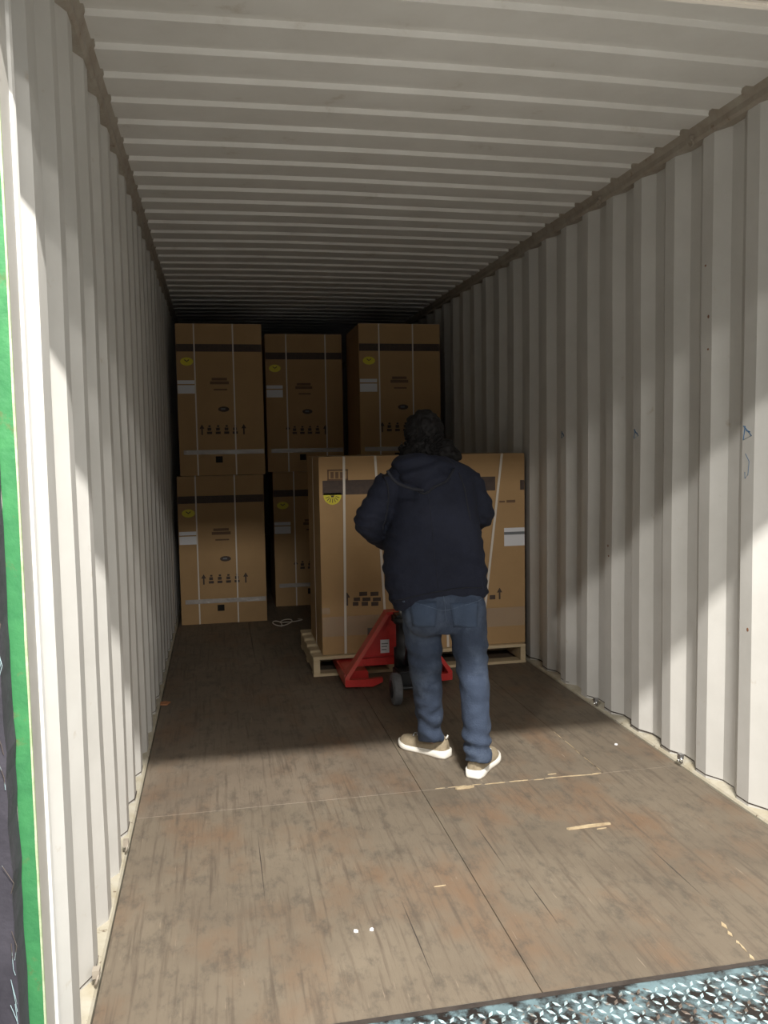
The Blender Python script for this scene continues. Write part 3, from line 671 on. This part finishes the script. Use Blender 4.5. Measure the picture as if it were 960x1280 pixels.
def jk(p):
    a = noise.noise(Vector((p.x*6, p.y*6, p.z*7)))*.008
    arm = min(1, max(0, abs(p.x+.03)-.17)/.05)
    a += arm*.0035*math.sin((p.z*1.2+p.x*.5)*95+5*noise.noise(p*8))
    a += .003*noise.noise(p*24)
    # soft diagonal creases at the waist
    wz = max(0, 1-abs(p.z-.93)/.16)
    a += wz*.0025*math.sin(p.z*60+p.x*25+4*noise.noise(p*5))
    return a
jacket = fuse('jacket', bm, M_jack, PERS, .0085, 4, jk)
# hem band, centre seam, dark lines painted as arm creases
seam('hem_seam', jacket, [pp(492, 757, 3.45), pp(520, 746, 3.45), pp(550, 739, 3.45), pp(580, 735, 3.45), pp(606, 736, 3.45)], M_jack2, .0025)
seam('arm_crease', jacket, [pp(486, 592, 3.45), pp(494, 612, 3.45), pp(493, 640, 3.45), pp(488, 668, 3.45)], M_jack2, .0040, 0)  # dark tube painted as the shaded crease between arm and torso
seam('arm_crease', jacket, [pp(584, 592, 3.45), pp(589, 612, 3.45), pp(592, 635, 3.45), pp(595, 652, 3.45)], M_jack2, .0040, 0)
seam('back_seam', jacket, [pp(541, 620, 3.45), pp(544, 660, 3.45), pp(546, 700, 3.45), pp(548, 736, 3.45)], M_jack2, .0012, 0)
# hood lying on the back: fused drape
bm = bmesh.new()
hc = pp(534, 584, 3.575)
ellipsoid(bm, hc+Vector((0, .05, .00)), (.140, .080, .060)); ellipsoid(bm, hc+Vector((-.004, .005, -.045)), (.118, .055, .055)); ellipsoid(bm, hc+Vector((0, -.006, -.080)), (.070, .042, .042))
ellipsoid(bm, hc+Vector((-.075, .10, .02)), (.06, .09, .04)); ellipsoid(bm, hc+Vector((.075, .10, .02)), (.06, .09, .04))
hood = fuse('hood', bm, M_jack, PERS, .008, 4, lambda p: .006*math.sin(p.z*70+abs(p.x+.02)*40+3*noise.noise(p*9))+.005*noise.noise(p*12))
hb_ = [pp(484, 588, 3.4), pp(494, 602, 3.4), pp(512, 610, 3.4), pp(528, 613, 3.4), pp(540, 619, 3.4), pp(553, 610, 3.4), pp(568, 603, 3.4), pp(582, 588, 3.4)]
bm = bmesh.new(); pts = smooth_path([V3(p) for p in hb_], 6)
q1 = shrink(pts, hood, .001); q2 = shrink(pts, jacket, .001); q = [a if a.y < b.y else b for a, b in zip(q1, q2)]
tube(bm, q, .006, 8); obj('hood_crease', bm, M_jack2, PERS, True)  # dark tube painted as the shade in the hood's V fold
# cuffs
for (E_, W_) in ((LE, LW), (RE, RW)):
    bm = bmesh.new(); d = (W_-E_).normalized(); tube(bm, [W_-d*.02, W_+d*.012], [.047, .044], 18); obj('cuff', bm, M_jack2, PERS, True)
# --- shoes
def shoe(Hh, Dr, lab):
    P = bpy.data.objects.new('shoe', None); link(P, PERS); P.empty_display_size = .05
    s_ = Vector((Dr.y, -Dr.x, 0))
    def pt(l, w_, z): q = Vector((Hh.x, Hh.y, 0))+Dr*l+s_*w_; return (q.x, q.y, z)
    L_ = [(-.047, .018, .070), (-.037, .036, .094), (-.01, .042, .100), (.03, .044, .100), (.07, .045, .092), (.11, .048, .080), (.15, .051, .070), (.185, .048, .064), (.212, .036, .055), (.226, .016, .040)]
    bm = bmesh.new(); n = 16; rs = []
    for l, hw, h in smooth_path(L_, 3):
        rs.append([bm.verts.new(pt(l, .93*hw*math.cos(a)*(1 if math.sin(a) < .2 else .92), max(.016, .022+(h-.022)*max(0, math.sin(a))) if math.sin(a) > 0 else .018)) for a in [2*math.pi*k/n for k in range(n)]])
    for a, b in zip(rs, rs[1:]):
        for k in range(n): bm.faces.new((a[k], a[(k+1) % n], b[(k+1) % n], b[k]))
    bm.faces.new(rs[0][::-1]); bm.faces.new(rs[-1]); bmesh.ops.remove_doubles(bm, verts=bm.verts[:], dist=.0003)
    obj('upper', bm, M_shoe, P, True)
    bm = bmesh.new(); out = []
    SL = smooth_path([(-.056, .012), (-.050, .032), (-.02, .043), (.03, .042), (.08, .043), (.13, .050), (.17, .053), (.205, .044), (.228, .024), (.234, .008)], 4)
    out = [(l, w_) for l, w_ in SL]+[(l, -w_) for l, w_ in reversed(SL)]
    def th(l): return .036-.010*min(1, max(0, (l+.02)/.15))+(.010*max(0, (l-.17)/.06))
    lo = [bm.verts.new(pt(l*.985, w_*.93, .0008+(.012*max(0, (l-.17)/.06)**2))) for l, w_ in out]
    mid = [bm.verts.new(pt(l, w_, .008+(.012*max(0, (l-.17)/.06)**2))) for l, w_ in out]
    hi = [bm.verts.new(pt(l*.99, w_*.97, th(l))) for l, w_ in out]
    m_ = len(out)
    for a, b in ((lo, mid), (mid, hi)):
        for k in range(m_): bm.faces.new((a[k], a[(k+1) % m_], b[(k+1) % m_], b[k]))
    bm.faces.new(lo[::-1]); bm.faces.new(hi); obj('sole', bm, M_sole, P, True)
    for k in range(4):
        bm = bmesh.new(); l = .065+.024*k; z = .097-.0072*k
        tube(bm, [pt(l, -.020, z-.006), pt(l+.006, 0, z+.001), pt(l, .020, z-.006)], .0025, 6); obj('lace', bm, M_white, P, True)
    bm = bmesh.new(); tube(bm, [pt(-.046, -.008, .090), pt(-.050, 0, .104), pt(-.046, .008, .090)], .004, 6); obj('heel_tab', bm, M_sole, P, True)
    return P
shoe(LH, LD, ''); shoe(RH, RD, '')
# --- hair: fused mass with loose curls
bm = bmesh.new()
ellipsoid(bm, HD+Vector((0, -.012, .018)), (.084, .094, .096))
ellipsoid(bm, HD+Vector((-.002, -.045, -.055)), (.088, .060, .075)); ellipsoid(bm, HD+Vector((.05, -.05, -.085)), (.070, .055, .055)); ellipsoid(bm, HD+Vector((-.055, -.045, -.08)), (.055, .05, .055))
ellipsoid(bm, HD+Vector((.085, -.045, -.065)), (.045, .05, .048)); ellipsoid(bm, HD+Vector((.115, -.055, -.095)), (.040, .045, .035)); ellipsoid(bm, HD+Vector((-.075, -.05, -.10)), (.04, .045, .035))
def hr(p):
    return .010*noise.noise(p*24)+.007*noise.noise(p*55)+.004
# keep the face free
hair = fuse('hair', bm, M_hair, PERS, .006, 2, hr)
me = hair.data
b2_ = bmesh.new(); b2_.from_mesh(me)
kill = [v for v in b2_.verts if (v.co-HD).y > .052 and (v.co-HD).z < .055]
bmesh.ops.delete(b2_, geom=kill, context='VERTS'); b2_.to_mesh(me); b2_.free()
bm = bmesh.new(); rr = random.Random(11)
for k in range(230):
    a = rr.uniform(math.pi*.95, math.pi*2.05); z = rr.uniform(-.10, .085)
    c = HD+Vector((0, -.015, 0)); q = Vector((math.cos(a)*.080, math.sin(a)*.088, z))
    sc_ = math.sqrt(max(.05, 1-(max(0, z)/.105)**2)); q.x *= sc_; q.y *= sc_
    if z < -.02: q.x *= 1.30+(.25 if q.x > 0 else 0); q.y *= 1.10
    p = c+q; n_ = q.normalized(); ph = rr.uniform(0, 6); rad = rr.uniform(.006, .011)
    t1 = Vector((-n_.y, n_.x, 0)).normalized(); ln = rr.uniform(.03, .075)
    pts = [p+Vector((0, 0, -ln*j/9))+t1*rad*math.cos(ph+j*1.1)+n_*(.003+rad*math.sin(ph+j*1.1)*.7+.004*j/9) for j in range(10)]
    tube(bm, pts, [.0028, .0032, .0034, .0034, .0033, .0030, .0028, .0024, .0018, .001], 5)
obj('hair_curls', bm, M_hair, PERS, True, kind='stuff')
# ------------------------------------------------------------------ loose strap curls on the floor by the far cartons
bm = bmesh.new(); c = at(348, 778, Z=.01)
pts = [(c.x+.05*math.cos(a)*(1+.25*a/6)-.03+.012*a, c.y-.1+.08*math.sin(a)+.01*a, .006+.018*abs(math.sin(a*.7))) for a in [k*.35 for k in range(40)]]
tube(bm, pts, .004, 6)
o = tag(obj('strap_offcut', bm, M_strap, None, True), 'loose curled strap offcut on the floor beside the lower left carton', 'strap')
